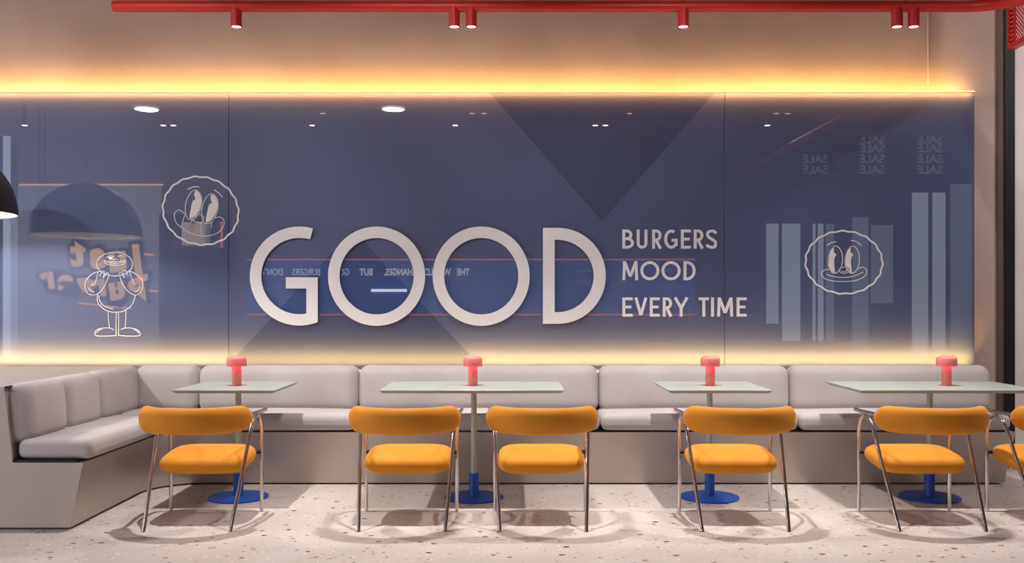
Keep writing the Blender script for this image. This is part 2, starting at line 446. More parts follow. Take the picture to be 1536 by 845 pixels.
# ------------------------------------------------------------------ line-drawn stickers on the panel
def PV(x, y, d): w = W(x, y, D); return Vector((w.x, d, w.z))
class Sticker:
    def __init__(s, label, ox, oy, k, lw):
        s.o = thing('wall_sticker', label, 'wall sticker', group='burger line drawings on the blue panel'); s.ox, s.oy, s.k, s.lw = ox, oy, k, lw
    def c(s, p): return (s.ox+p[0]/s.k, s.oy+p[1]/s.k)
    def strokes(s, name, lines, lw=None, fills=()):
        bm = bmesh.new()
        for pts, closed in lines:
            q = catmull([s.c(p)+(0,) for p in pts], 6, closed); ribbon(bm, q, lw or s.lw, PV, D-.0035, D-.0006, closed)
        for pts in fills:
            q = [(v.x, v.y) for v in catmull([s.c(p)+(0,) for p in pts], 5, True)]
            prism(bm, q, PV, D-.0035, D-.0006)
        return link(name, bm, M['letter'], s.o)
    def bun(s, cx, cy, rx, ry, n, amp, rot, lw):
        pts = []
        for k in range(n*10):
            t = 2*PI*k/(n*10); r = 1+amp*math.cos(n*t); x, y = rx*r*math.cos(t), ry*r*math.sin(t)
            pts.append((cx+x*math.cos(rot)-y*math.sin(rot), cy+x*math.sin(rot)+y*math.cos(rot)))
        bm = bmesh.new(); ribbon(bm, [s.c(p) for p in pts], lw, PV, D-.0035, D-.0006, True)
        return link('bun_outline', bm, M['letter'], s.o)

def ell(cx, cy, rx, ry, rot=0, n=16, a0=0, a1=360):
    out = []
    full = abs(a1-a0) >= 360
    for k in range(n if full else n+1):
        t = math.radians(a0+(a1-a0)*k/n); x, y = rx*math.cos(t), ry*math.sin(t); r = math.radians(rot)
        out.append((cx+x*math.cos(r)-y*math.sin(r), cy+x*math.sin(r)+y*math.cos(r)))
    return out

s = Sticker('off-white line drawing of a smiling round burger face below EVERY TIME\'s right, near the panel\'s right end', 1200, 335, 7.348, 1.0)
s.o['label'] = 'off-white line drawing of a smiling scalloped burger face right of the small words'
s.bun(483, 432, 423, 345, 19, .013, .05, 2.5)
s.strokes('eyebrow', [([(293, 247), (340, 217), (403, 205)], False)], 1.3)
s.strokes('eyebrow', [([(558, 190), (622, 205), (675, 247)], False)], 1.3)
for cx in (387, 573):
    s.strokes('eye', [(ell(cx, 402, 80, 150, 2, 20), True)], 1.1,
              [[(cx-16, 256), (cx-14, 320), (cx+12, 345), (cx-8, 385), (cx-12, 450), (cx-5, 548), (cx-40, 525), (cx-72, 460), (cx-82, 390), (cx-66, 310), (cx-40, 270)]])
s.strokes('nose', [(ell(487, 518, 56, 34, 0, 14), True), ([(455, 533), (490, 534), (520, 520)], False)], 1.0)
s.strokes('mouth', [([(330, 515), (280, 512), (240, 540), (238, 575), (280, 615), (370, 638), (487, 643), (600, 634), (690, 600), (733, 550), (725, 505), (690, 487), (640, 500)], False),
                    ([(293, 567), (390, 592), (487, 598), (590, 583), (697, 540)], False)], 1.1)

s = Sticker('off-white line drawing of a tilted scalloped burger face above the left of the big G', 235, 255, 7.044, 1.0)
s.bun(466, 432, 402, 356, 19, .013, .28, 2.5)
s.strokes('eyebrow', [([(330, 207), (385, 180), (452, 180)], False)], 1.3)
s.strokes('eyebrow', [([(608, 210), (658, 245), (698, 290)], False)], 1.3)
for cx, cy in ((390, 370), (563, 410)):
    s.strokes('eye', [(ell(cx, cy, 82, 162, 12, 20), True)], 1.0,
              [[(cx+25, cy-160), (cx+8, cy-110), (cx+20, cy-62), (cx-8, cy-40), (cx-25, cy+30), (cx-42, cy+140), (cx+10, cy+125), (cx+62, cy+50), (cx+85, cy-50), (cx+72, cy-125), (cx+48, cy-155)]])
s.strokes('nose', [([(385, 505), (450, 470), (492, 490), (497, 520), (470, 555), (410, 548), (375, 520)], True)], 1.0)
s.strokes('mouth', [([(302, 470), (250, 428), (205, 440), (187, 490), (210, 560), (270, 615), (350, 665), (440, 692), (540, 698), (640, 668), (700, 610), (715, 550), (690, 508), (640, 500), (595, 530)], False),
                    ([(298, 478), (262, 600)], False), ([(375, 530), (362, 560)], False), ([(470, 560), (476, 690)], False), ([(588, 540), (575, 610)], False)], .9)

s = Sticker('off-white line drawing of a standing burger figure with hands at its chin', 100, 360, 5.281, .9)
s.bun(382, 192, 142, 94, 20, .018, 0, .9)
s.strokes('eye', [([(312, 140), (345, 128), (375, 134)], False), ([(402, 132), (425, 126), (452, 130)], False)], .8, [[(325, 138), (366, 138), (352, 158), (345, 156)]])
s.strokes('nose', [([(370, 165), (372, 154), (402, 154), (406, 164)], False)], .8)
s.strokes('mouth', [([(300, 165), (340, 172), (385, 175), (440, 168), (468, 162), (455, 190), (410, 200), (360, 200), (315, 190)], True), ([(312, 176), (385, 188), (460, 172)], False)], .8)
s.strokes('arm', [([(275, 248), (220, 262), (170, 300), (146, 360), (165, 420), (215, 438), (270, 410), (310, 350), (338, 275)], False), ([(250, 255), (240, 300), (225, 345), (195, 360)], False), ([(176, 378), (192, 405), (220, 415)], False)], .8)
s.strokes('arm', [([(490, 245), (540, 265), (590, 305), (606, 360), (585, 420), (545, 437), (490, 410), (445, 350), (415, 270)], False), ([(500, 255), (515, 300), (535, 345), (555, 358)], False), ([(582, 370), (568, 400), (540, 412)], False)], .8)
s.strokes('hand', [([(262, 290), (280, 252), (300, 252), (292, 300), (318, 262), (335, 266), (328, 300)], False)], .8)
s.strokes('hand', [([(425, 300), (415, 268), (432, 262), (458, 300), (448, 250), (470, 246), (488, 290)], False)], .8)
s.strokes('body', [([(247, 430), (246, 490), (290, 545), (350, 570), (400, 573), (450, 565), (505, 530), (535, 480), (545, 438)], False), ([(258, 440), (262, 480), (300, 525), (370, 548)], False)], 1.0)
s.strokes('leg', [([(330, 560), (332, 630), (341, 698)], False), ([(395, 575), (392, 665), (393, 760)], False)], .9)
s.strokes('leg', [([(470, 560), (470, 630), (464, 698)], False), ([(412, 580), (413, 665), (411, 758)], False)], .9)
s.strokes('shoe', [([(393, 758), (310, 762), (240, 760), (225, 738), (245, 710), (300, 698), (350, 700), (375, 714)], False), ([(240, 735), (258, 714), (280, 708)], False)], .9)
s.strokes('shoe', [([(411, 756), (480, 762), (570, 760), (584, 742), (560, 712), (500, 698), (450, 702), (430, 712)], False), ([(530, 706), (558, 722), (570, 740)], False)], .9)

# ------------------------------------------------------------------ banquette
bq = thing('banquette', 'long L-shaped banquette with satin steel base and light grey cushions', 'banquette', (0, 0, 0))
def path(x0, x1, y0, y1, r, end):
    cx, cy = x0+r, y1-r
    return [(-4.6, y0), (x0, y0)]+[(cx-r*math.cos(t), cy+r*math.sin(t)) for t in [PI/2*k/16 for k in range(17)]]+[(end, y1), (end, D-.005), (-4.6, D-.005)]
lo = path(-2.556, 0, 5.35, 6.69, .36, 3.557); hi = path(-2.48, 0, 5.35, 6.615, .30, 3.60)
bm = bmesh.new()
vl = [bm.verts.new((x, y, 0.012)) for x, y in lo]; vh = [bm.verts.new((x, y, .388)) for x, y in hi]
n = len(vl)
for k in range(n): bm.faces.new((vl[k], vl[(k+1) % n], vh[(k+1) % n], vh[k]))
bm.faces.new(vl); bm.faces.new(vh)
prism(bm, [(-4.6, .388), (-2.888, .388), (-2.938, .826), (-4.6, .826)], lambda x, z, d: Vector((x, d, z)), 5.35, 7.135)
link('base', bm, M['steel'], bq, ang=28)
bm = bmesh.new(); prism(bm, [(-2.934, .818), (-2.924, .818), (-2.926, .829), (-2.936, .829)], lambda x, z, d: Vector((x, d, z)), 5.352, 7.134)
link('edge_shadow', bm, M['black'], bq)  # black strip standing in for the gap shadow along the ledge edge
lo2 = [(p[0]+(-.02 if k < 20 else 0), p[1]) for k, p in enumerate(path(-2.50, 0, 5.36, 6.64, .30, 3.58))]
bm = bmesh.new(); a = [bm.verts.new((x, y, .389)) for x, y in lo2]; b = [bm.verts.new((x, y, .402)) for x, y in lo2]
for k in range(len(a)): bm.faces.new((a[k], a[(k+1) % len(a)], b[(k+1) % len(a)], b[k]))
bm.faces.new(a); bm.faces.new(b)
link('shadow_gap', bm, M['black'], bq)
link('back_board', B(-4.6, 3.60, 7.142, D-.006, .40, .775), M['steel'], bq)

def seat(x0, x1, y0, y1):
    hx, hy = (x1-x0)/2-.002, (y1-y0)/2-.002
    bm = cushion(hx, hy, .058, .045, (0, 0, .012)); xform(bm, Matrix.Translation(((x0+x1)/2, (y0+y1)/2, .461)))
    return link('seat_cushion', bm, M['fabric'], bq, ang=80)
for x0, x1 in ((-2.36, -1.118), (-1.112, .628), (.634, 2.043), (2.049, 3.56)): seat(x0, x1, 6.575, 7.12)
seat(-2.88, -2.435, 5.365, 6.60); seat(-2.88, -2.365, 6.60, 7.12)
def back(c, w, ang=0, th=.105):
    """upright cushion, w wide, leaning on the wall behind it; ang 90 = on the left arm"""
    bm = cushion(w/2-.002, th, .178, min(.078, th*.85), (.004, .02, .0), seg=6)
    Mx = Matrix.Translation(c) @ Matrix.Rotation(math.radians(ang), 4, 'Z') @ Matrix.Rotation(math.radians(-4), 4, 'X')
    return link('back_cushion', xform(bm, Mx), M['fabric'], bq, ang=80)
xs = [-2.84, -2.358, -1.155, .652, 2.085, 3.60]
for k, (x0, x1) in enumerate(zip(xs, xs[1:])): back(((x0+x1)/2, 7.020, .664), x1-x0)
for y0, y1 in ((5.385, 5.86), (5.86, 6.34), (6.34, 7.03)): back((-2.886, (y0+y1)/2, .664), y1-y0, 90, .082)
# warm light line hidden behind the cushions
sl = thing('light_strip', 'warm yellow light strip along the foot of the blue panel behind the cushions', 'light strip')
link('diffuser', B(-4.55, xr-.05, 7.145, 7.157, .7755, .785), M['led_low'], sl)

# ------------------------------------------------------------------ tables
def table(cx, w, label):
    t = thing('dining_table', label, 'table', (cx, 6.23, 0), 'pale tables in front of the banquette')
    bm = bmesh.new(); hw, hd = w/2, .33
    lay = [(hw-.022, hd-.022, .733), (hw, hd, .750), (hw, hd, .754), (hw-.002, hd-.002, .756)]
    rg = []
    for a, b, z in lay: rg.append([bm.verts.new((sx*a, sy*b, z)) for sx, sy in ((-1, -1), (1, -1), (1, 1), (-1, 1))])
    for p, q in zip(rg, rg[1:]):
        for k in range(4): bm.faces.new((p[k], p[(k+1) % 4], q[(k+1) % 4], q[k]))
    bm.faces.new(rg[0]); bm.faces.new(rg[-1]); link('table_top', bm, M['table'], t)
    link('pole', lathe(bmesh.new(), [(0, .16), (.0195, .16), (.0195, .727), (.05, .728), (.05, .7328), (0, .7328)], 28), M['pole'], t, ang=40)
    link('base', lathe(bmesh.new(), [(0, 0.001), (.193, .001), (.197, .004), (.197, .010), (.192, .014), (.034, .015), (.033, .02), (.033, .164), (.031, .167), (0, .167)], 56), M['blue'], t, ang=40)
    return t
table(-1.842, .656, 'small square pale table in front of the corner of the banquette, leftmost table')
table(-.256, 1.18, 'long pale table with two orange chairs, left of centre')
table(1.330, .664, 'small square pale table with one chair, third table from the left')
table(2.812, 1.18, 'long pale table cut by the right edge of the photo')

def desk_lamp(x, label):
    t = thing('table_lamp', label, 'lamp', (x, 6.23, .756), 'coral mushroom table lamps')
    link('stem', lathe(bmesh.new(), [(0, .0005), (.031, .0005), (.032, .002), (.032, .132), (0, .132)], 36), M['coral'], t, ang=40)
    link('glow_ring', lathe(bmesh.new(), [(.033, .1335), (.06, .1335), (.06, .1375), (.033, .1375), (.033, .1335)], 36), M['lamp_glow'], t)
    link('cap', lathe(bmesh.new(), [(.062, .136), (.063, .131), (.0645, .131), (.0655, .134), (.0655, .176), (.063, .186), (.055, .195), (.04, .200), (.0, .2015)], 40), M['coral'], t, ang=50)
desk_lamp(-1.854, 'coral mushroom lamp on the small corner table by the left bench arm')
desk_lamp(-.263, 'coral mushroom lamp on the long table under the second big O')
desk_lamp(1.335, 'coral mushroom lamp below the words EVERY TIME')
desk_lamp(2.926, 'coral mushroom lamp on the rightmost table')

# ------------------------------------------------------------------ chairs
def make_chair():
    t = thing('dining_chair', 'x', 'chair', (0, 0, 0), 'orange tubular steel chairs')
    # y = 0 at the rear feet (towards the viewer), the front feet stand at y = .525
    # seat pad, wider at the rear
    bm = bmesh.new(); hx, hy, hz, r = .264, .206, .048, .047; NR = 64; rings = []
    def sring(ins, z, share=None):
        out = []
        for k in range(NR):
            a = 2*PI*k/NR; c, n_ = math.cos(a), math.sin(a); e = 2/4.2
            x = abs(c)**e*math.copysign(1, c); y = abs(n_)**e*math.copysign(1, n_)
            ax, ay = hx-ins, hy-ins
            if share is not None: ax, ay = (hx-r)*share, (hy-r)*share
            out.append(bm.verts.new((x*ax, y*ay, z)))
        return out
    for sh in (.05, .3, .55, .8): rings.append(sring(0, hz+.008*(1-sh**2), sh))
    for k in range(15):
        t_ = PI*k/14; rings.append(sring(r-r*math.sin(t_), hz*math.cos(t_)))
    for sh in (.8, .4, .05): rings.append(sring(0, -hz, sh))
    for a, b in zip(rings, rings[1:]):
        for k in range(NR): bm.faces.new((a[k], a[(k+1) % NR], b[(k+1) % NR], b[k]))
    bm.faces.new(rings[0]); bm.faces.new(rings[-1])
    xform(bm, Matrix.Translation((0, .385, .356)) @ Matrix.Rotation(math.radians(6.5), 4, 'X'))
    sp_ = link('seat', bm, M['velvet'], t, ang=80)
    # backrest: a bolster bent round the top rail
    bm = bmesh.new(); n = 44; rings = []; seg = 22
    hw = .265
    def pth(u):                                     # u in -1..1
        x = .301*math.sin(u*PI/2*.93)/math.sin(PI/2*.93)
        y = -.042+.235*(1-math.cos(u*PI/2*.93))*1.12
        return Vector((x, y, .636))
    for i in range(n+1):
        u = -1+2*i/n
        # hemispherical ends
        e = 1-abs(u); q = min(1, e/.28); k = math.sqrt(max(0, 1-(1-q)**2))
        k = max(k, .02)
        p = pth(u); tn = (pth(min(1, u+.01))-pth(max(-1, u-.01))).normalized(); nv = Vector((-tn.y, tn.x, 0))
        if u < 0: pass
        ring_ = []
        for j in range(seg):
            a = 2*PI*j/seg; c, s_ = math.cos(a), math.sin(a); ex = 2/2.15
            hh = (abs(s_)**ex)*(1 if s_ > 0 else -1)*.076*k; tt = (abs(c)**ex)*(1 if c > 0 else -1)*.046*(.35+.65*k if k > .3 else k*1.8)
            ring_.append(bm.verts.new(p+nv*tt+Vector((0, 0, hh))))
        rings.append(ring_)
    for a, b in zip(rings, rings[1:]):
        for j in range(seg): bm.faces.new((a[j], a[(j+1) % seg], b[(j+1) % seg], b[j]))
    bm.faces.new(rings[0]); bm.faces.new(rings[-1])
    link('backrest', bm, M['velvet'], t, ang=70)
    # arm rail: one tube bent in a U through the bolster
    pr = [Vector((-.318, .50, .645)), Vector((-.316, .40, .645))]+[pth(-.8+1.6*k/16)+Vector((0, 0, .009)) for k in range(17)]+[Vector((.316, .40, .645)), Vector((.318, .50, .645))]
    link('arm_rail', tube(bmesh.new(), pr, .0115, 14), M['chrome'], t, ang=50)
    for s_ in (-1, 1):
        # side frame: vertical front leg, a tight bend under the arm, a raking rear leg
        lp = catmull([(s_*.2865, .525, .40), (s_*.2875, .524, .47), (s_*.289, .512, .535), (s_*.289, .475, .590), (s_*.288, .412, .616),
                      (s_*.286, .347, .597), (s_*.283, .304, .553), (s_*.280, .272, .505), (s_*.2765, .240, .4453)], 5)
        pts = [(s_*.285, .525, .002)]+[tuple(p) for p in lp]+[(s_*.2485, .0, .002)]
        # even spacing on the straight runs
        out = []
        for a, b in zip(pts, pts[1:]):
            a, b = Vector(a), Vector(b); m_ = max(1, int((b-a).length/.06))
            out += [a.lerp(b, k/m_) for k in range(m_)]
        out.append(Vector(pts[-1]))
        link('side_frame', tube(bmesh.new(), out, .0112, 14), M['chrome'], t, ang=50)
        link('bracket', tube(bmesh.new(), [(s_*.243, .525, .372), (s_*.284, .525, .374)], .0125, 10), M['bracket'], t)
    return t
ch0 = make_chair()
spots = [(-1.863, 'orange chair at the small corner table beside the left bench arm'),
         (-.632, 'orange chair at the left end of the long table under the big letters'),
         (.178, 'orange chair right of the blue base of the long table under the big letters'),
         (1.340, 'orange chair at the small table under the words EVERY TIME'),
         (2.470, 'orange chair at the left half of the rightmost long table'),
         (3.277, 'orange chair cut off by the right edge of the photo')]
for k, (x, lab) in enumerate(spots):
    o = ch0 if k == 0 else copy_tree(ch0)
    o.location = (x, 5.305, 0); o['label'] = lab

# ------------------------------------------------------------------ red pipe with spotlights
DT = 5.9; PZ = H+(HY-9.5)*DT/F; PR = .0365
pl = thing('spotlight_rail', 'red tubular light rail with six spotlights hung above the tables', 'light fixture', (0, 0, 0))
bx, br = 2.86, .485
pts = [((169-CX)*DT/F+.004, DT, PZ)]+[(-2.5+k*.35, DT, PZ) for k in range(15)]+[(bx+br*math.sin(a), DT-br+br*math.cos(a), PZ) for a in [PI/2*k/20 for k in range(21)]]+[(bx+br, 4.0, PZ), (bx+br, 1.0, PZ)]
rad = [PR*.9]+[PR]*(len(pts)-1)
link('pipe', tube(bmesh.new(), pts, rad, 28), M['red'], pl, ang=60)
zb = H+(HY-40.5)*DT/F
heads = [354.5, 681.5, 707, 1025, 1345.5, 1370.5]
HX = []
for px in heads:
    x = (px-CX)*DT/F; HX.append(x)
    hd = link('spot_head', lathe(bmesh.new(), [(0, PZ-.001), (PR*.97, PZ-.001), (PR*.97, zb+.001), (PR*.93, zb), (PR*.80, zb), (PR*.80, zb+.006), (0, zb+.006)], 32, (x, DT, 0)), M['red'], pl, ang=40)
    link('lens', lathe(bmesh.new(), [(0, zb+.0025), (PR*.79, zb+.0025), (PR*.79, zb+.005), (0, zb+.005)], 28, (x, DT, 0)), M['lens'], hd)
for px in (352, 694.5, 1024, 1357.5):
    x = (px-CX)*DT/F
    link('hanger', tube(bmesh.new(), [(x, DT, PZ+PR*.9), (x, DT, CEIL)], .004, 8), M['bracket'], pl)

# perforated red screen at the right end, standing away from the wall towards the viewer
ps = thing('perforated_screen', 'red framed perforated metal screen hanging by the black column at top right', 'screen')
xs_, ya, yb_, za = (1510.5-CX)*7.1/F, 7.1, 4.6, H+(HY-75)*7.1/F
fr = bmesh.new()
box(fr, xs_, xs_+.06, ya-.022, ya, za, CEIL); box(fr, xs_, xs_+.06, yb_, yb_+.022, za, CEIL); box(fr, xs_, xs_+.06, yb_+.022, ya-.022, za, za+.04)
link('frame', fr, M['red'], ps)
def perf():
    m = new_mat('perforated_red', sr(206, 44, 36), .45)
    co = N(m, 'ShaderNodeTexCoord').outputs['Object']; sp = N(m, 'ShaderNodeSeparateXYZ'); L(m, co, sp.inputs[0])
    cb = N(m, 'ShaderNodeCombineXYZ'); L(m, sp.outputs[1], cb.inputs[0]); L(m, sp.outputs[2], cb.inputs[1])
    vo = N(m, 'ShaderNodeTexVoronoi'); vo.voronoi_dimensions = '2D'; vo.inputs['Scale'].default_value = 42; vo.inputs['Randomness'].default_value = 0
    mp = N(m, 'ShaderNodeMapping'); mp.inputs['Rotation'].default_value = (0, 0, PI/4); L(m, cb.outputs[0], mp.inputs['Vector']); L(m, mp.outputs[0], vo.inputs['Vector'])
    gt = N(m, 'ShaderNodeMath', operation='GREATER_THAN'); L(m, vo.outputs['Distance'], gt.inputs[0]); gt.inputs[1].default_value = .36
    L(m, gt.outputs[0], bsdf(m).inputs['Alpha'])
    return m
link('mesh_sheet', B(xs_+.03, xs_+.0325, yb_+.015, ya-.015, za+.02, CEIL), perf(), ps)

# ------------------------------------------------------------------ dome pendant at the left edge
pd = thing('pendant_lamp', 'large dark dome pendant lamp cut by the left edge of the photo', 'lamp', (-3.83, 6.18, 1.915))
RR, HH = .473, .475
prof_o = [(RR*math.cos(a), HH*math.sin(a)) for a in [PI/2*k/20 for k in range(21)]]; prof_o[-1] = (0, HH)
prof_i = [((RR-.008)*math.cos(a), (HH-.008)*math.sin(a)) for a in [PI/2*k/20 for k in range(20, -1, -1)]]; prof_i[0] = (0, HH-.008)
link('dome', lathe(bmesh.new(), prof_o, 56), M['lamp_black'], pd, ang=60)
link('dome_lining', lathe(bmesh.new(), prof_i+[(RR-.0005, 0)], 56), M['cream'], pd, ang=60)
link('cord', tube(bmesh.new(), [(0, 0, HH-.002), (0, 0, CEIL-1.915)], .005, 8), M['lamp_black'], pd)
bl = bmesh.new(); bmesh.ops.create_uvsphere(bl, u_segments=20, v_segments=12, radius=.06); xform(bl, Matrix.Translation((0, 0, .20)))
link('bulb', bl, emit_mat('pendant_bulb', (1, .93, .86, 1), 25), pd, ang=60)

# ------------------------------------------------------------------ behind the viewer: what the lacquer mirrors
M['back_wall'] = mottle(new_mat('back_wall', (1, 1, 1, 1), .8), sr(122, 112, 122), sr(132, 122, 132), 1.4, 6)
M['pale_clad'] = mottle(new_mat('pale_cladding', (1, 1, 1, 1), .7), sr(196, 196, 200), sr(206, 206, 210), 1.4, 6)
M['navy'] = mottle(new_mat('navy_front', (1, 1, 1, 1), .6), sr(38, 46, 70), sr(44, 52, 76), 2)
M['menu'] = emit_mat('menu_blue', sr(40, 110, 215), .6, sr(40, 98, 184))  # emission added so the board reads brighter in the mirrored view
M['day'] = emit_mat('daylit_glass', (.80, .90, 1, 1), 1.35)
M['day_soft'] = emit_mat('daylit_glass_soft', (.75, .86, 1, 1), .45)
M['cove'] = emit_mat('red_led', (1, .22, .12, 1), 2.2)
M['cove_amber'] = emit_mat('amber_cove', (1, .5, .2, 1), 3)
M['ink'] = emit_mat('self_lit_ink', (1, .9, .8, 1), 2.4, sr(220, 214, 210))  # glow put into the lettering so its mirror image shows
M['dim_ink'] = emit_mat('dim_self_lit_ink', (.7, .75, .9, 1), .5, sr(110, 116, 132))  # weaker added glow for the price lines and SALE words
xa = R(27, 0)[0]; xe = R(1146, 0)[0]
tag(link('wall_back', B(xa, xe, YB-.12, YB, 0, CEIL), M['back_wall']), kind='structure')
tag(link('wall_left', B(XL-.1, XL, YB-.1, 7.6, 0, CEIL), M['pale_clad']), kind='structure')
tag(link('wall_far_right', B(XR, XR+.1, YB-.1, 7.6, 0, CEIL), M['navy']), kind='structure')
tag(link('wall_back_shopfront', B(xe, XR, YB-.3, YB-.12, 0, CEIL), M['navy']), kind='structure')
tag(link('wall_back_left', B(XL, xa, YB-.3, YB-.12, 0, CEIL), M['navy']), kind='structure')
z0, z1 = R(0, 545)[1], R(0, 279)[1]
tag(link('trim_3', B(xa+.02, R(244, 0)[0], YB, YB+.05, max(0, z0), z1), M['pale_clad']), kind='structure')
tag(link('light_strip', B(xa+.05, R(245, 0)[0], YB+.0, YB+.06, z1, z1+.03), M['cove_amber']), 'amber cove strip on the wall behind the viewer', 'light strip')
wins = [(0, 11, 175, 540, 'day'), (12, 25, 300, 540, 'day_soft'), (1152, 1170, 335, 486, 'day'), (1176, 1203, 335, 512, 'day'), (1222, 1226, 335, 512, 'day'), (1230, 1238, 335, 512, 'day'),
        (1242, 1254, 335, 512, 'day_soft'), (1282, 1306, 325, 530, 'day_soft'), (1310, 1343, 337, 455, 'day_soft'),
        (1372, 1396, 288, 532, 'day'), (1403, 1422, 288, 532, 'day'), (1377, 1397, 163, 182, 'day'), (1402, 1416, 150, 182, 'day'), (1430, 1462, 275, 532, 'day_soft')]
for k, (p0, p1, q0, q1, mt) in enumerate(wins):
    x0, zz1 = R(p0, q0); x1, zz0 = R(p1, q1)
    w_ = tag(link('window_%d' % (k+1), B(x0, x1, YB-.118, YB-.10, max(.02, zz0), zz1), M[mt]), kind='structure')
x0, zz1 = R(1152, 282); x1, zz0 = R(1370, 333)
tag(link('trim_4', B(x0, x1, YB-.119, YB-.105, zz0, zz1), mottle(new_mat('grey_fascia', (1, 1, 1, 1), .6), sr(92, 96, 108), sr(98, 102, 114), 3)), kind='structure')

def text(name, body, px, py, size, mat, parent=None, bold=0., rot=0., y=YB+.03, sx=1.):
    cu = bpy.data.curves.new(name, 'FONT'); cu.body = body; cu.size = size*1.38; cu.extrude = .006; cu.offset = bold; cu.align_x = 'LEFT'; cu.align_y = 'CENTER'
    o = bpy.data.objects.new(name, cu); COL.objects.link(o); cu.materials.append(mat)
    x, z = R(px, py); o.location = (x, y, z); o.rotation_euler = (PI/2, rot, PI)
    me = bpy.data.meshes.new_from_object(o.evaluated_get(bpy.context.evaluated_depsgraph_get()))
    q = bpy.data.objects.new(name, me); COL.objects.link(q); q.location = o.location; q.rotation_euler = o.rotation_euler
    bpy.data.objects.remove(o); bpy.data.curves.remove(cu); q.name = name; q.scale.x = sx
    if parent: q.parent = parent
    return q
mb = thing('menu_board', 'long blue menu board on the wall behind the viewer, mirrored in the panel', 'menu board')
x0, zz1 = R(372, 391); x1, zz0 = R(1042, 471)
link('board', B(x0, x1, YB+.002, YB+.06, zz0, zz1), M['menu'], mb)
for z_ in (zz1+.004, zz0-.026): link('light_edge', B(x0, x1, YB+.03, YB+.055, z_, z_+.022), M['cove'], mb)
for word, px in (('THE', 704.5), ('WORLD', 676), ('CHANGES,', 627), ('BUT', 560)):
    text('heading_word', word, px, 409, .125, M['ink'], mb, .005, y=YB+.068, sx=.74)
for word, px in (('GOOD', 525), ('BURGERS', 482), ("DON'T", 426)):
    text('heading_word', word, px, 409, .125, M['ink'], mb, -.001, y=YB+.068, sx=.72)
for px, py, n in ((826, 408, 3), (888, 404, 2), (886, 420, 3), (942, 408, 2), (940, 424, 3), (1012, 404, 2), (1014, 424, 3)):
    for k in range(n):
        x, z = R(px, py+k*3.6); w_ = .18+.07*((k*7+px) % 3)
        link('price_line', B(x-w_, x, YB+.061, YB+.066, z-.009, z+.009), M['dim_ink'], mb)
x0, zz1 = R(558, 434); x1, zz0 = R(611, 438)
link('hood_light', B(x0, x1, YB+.07, YB+.11, zz0, zz1), emit_mat('hood_light', (1, 1, 1, 1), 6), mb)
sg = thing('neon_sign', 'backlit graffiti sign on the pale wall behind the viewer, mirrored at left', 'sign')
M['sign'] = emit_mat('sign_tan', sr(235, 180, 110), 2.6)
for word, px, py, size, rot in (('Just', 216, 390, .50, .12), ('Burger', 222, 436, .42, .14)):
    adv = 0.
    for ch in word:
        px2 = px-adv/S2*math.cos(rot); py2 = py-adv/S2*math.sin(rot)
        text('letter', ch, px2, py2, size, M['sign'], sg, .03, rot=rot, y=YB+.10)
        text('letter_backing', ch, px2, py2, size, M['navy'], sg, .09, rot=rot, y=YB+.08)
        adv += size*1.38*{'J': .40, 'u': .60, 's': .54, 't': .4, 'B': .68, 'r': .42, 'g': .62, 'e': .60}[ch]
ba = bmesh.new()
for (p0, p1, q) in ((150, 232, 375), (135, 250, 430), (120, 200, 455)):
    a_, b_ = R(p0, q), R(p1, q); tube(ba, [(a_[0], YB+.065, a_[1]), (b_[0], YB+.065, b_[1]-.1)], .012, 8)
link('back_glow', ba, M['cove_amber'], sg)
# SALE lettering on the dark shop fascia
sf = thing('sale_fascia', 'dark shop fascia with SALE lettering behind the viewer, mirrored at right', 'sign')
x0, zz1 = R(1150, 186); x1, zz0 = R(1425, 279)
link('fascia', B(x0, x1, YB-.119, YB-.09, zz0, zz1), mottle(new_mat('fascia_dark', (1, 1, 1, 1), .6), sr(30, 40, 58), sr(34, 44, 62), 2), sf)
for px in (1244, 1330, 1417):
    for py in (208, 222, 238, 254):
        if px == 1244 and py < 230: continue
        text('sale_word', 'SALE', px, py, .16, M['dim_ink'], sf, .004, y=YB-.08)
# open shelf with clothes
sh = thing('clothes_shelf', 'dark open shelf unit with folded clothes behind the viewer', 'shelf')
x0, zt_ = R(254, 325); x1, zb_ = R(342, 540)
link('side_panel', B(x0, x0+.05, YB+.002, YB+.5, .0, zt_), M['navy'], sh); link('side_panel', B(x1-.05, x1, YB+.002, YB+.5, .0, zt_), M['navy'], sh)
for py in (325, 376, 412, 455, 500): link('shelf', B(x0+.05, x1-.05, YB+.002, YB+.48, R(0, py)[1]-.04, R(0, py)[1]), M['navy'], sh)
link('light_edge', B(x1, x1+.03, YB+.40, YB+.44, R(0, 374)[1], R(0, 335)[1]), M['cove'], sh)
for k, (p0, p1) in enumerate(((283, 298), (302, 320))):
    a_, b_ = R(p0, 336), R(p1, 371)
    tag(link('hanging_shirt', B(a_[0], b_[0], YB+.15, YB+.4, b_[1], a_[1], bev=.04), emit_mat('self_lit_cloth_%d' % k, (1, .78, .6, 1), .6)), ['narrow', 'wide'][k]+' pale shirt hanging in the shelf behind the viewer', 'shirt')  # emission in the cloth stands in for light falling on the shirts

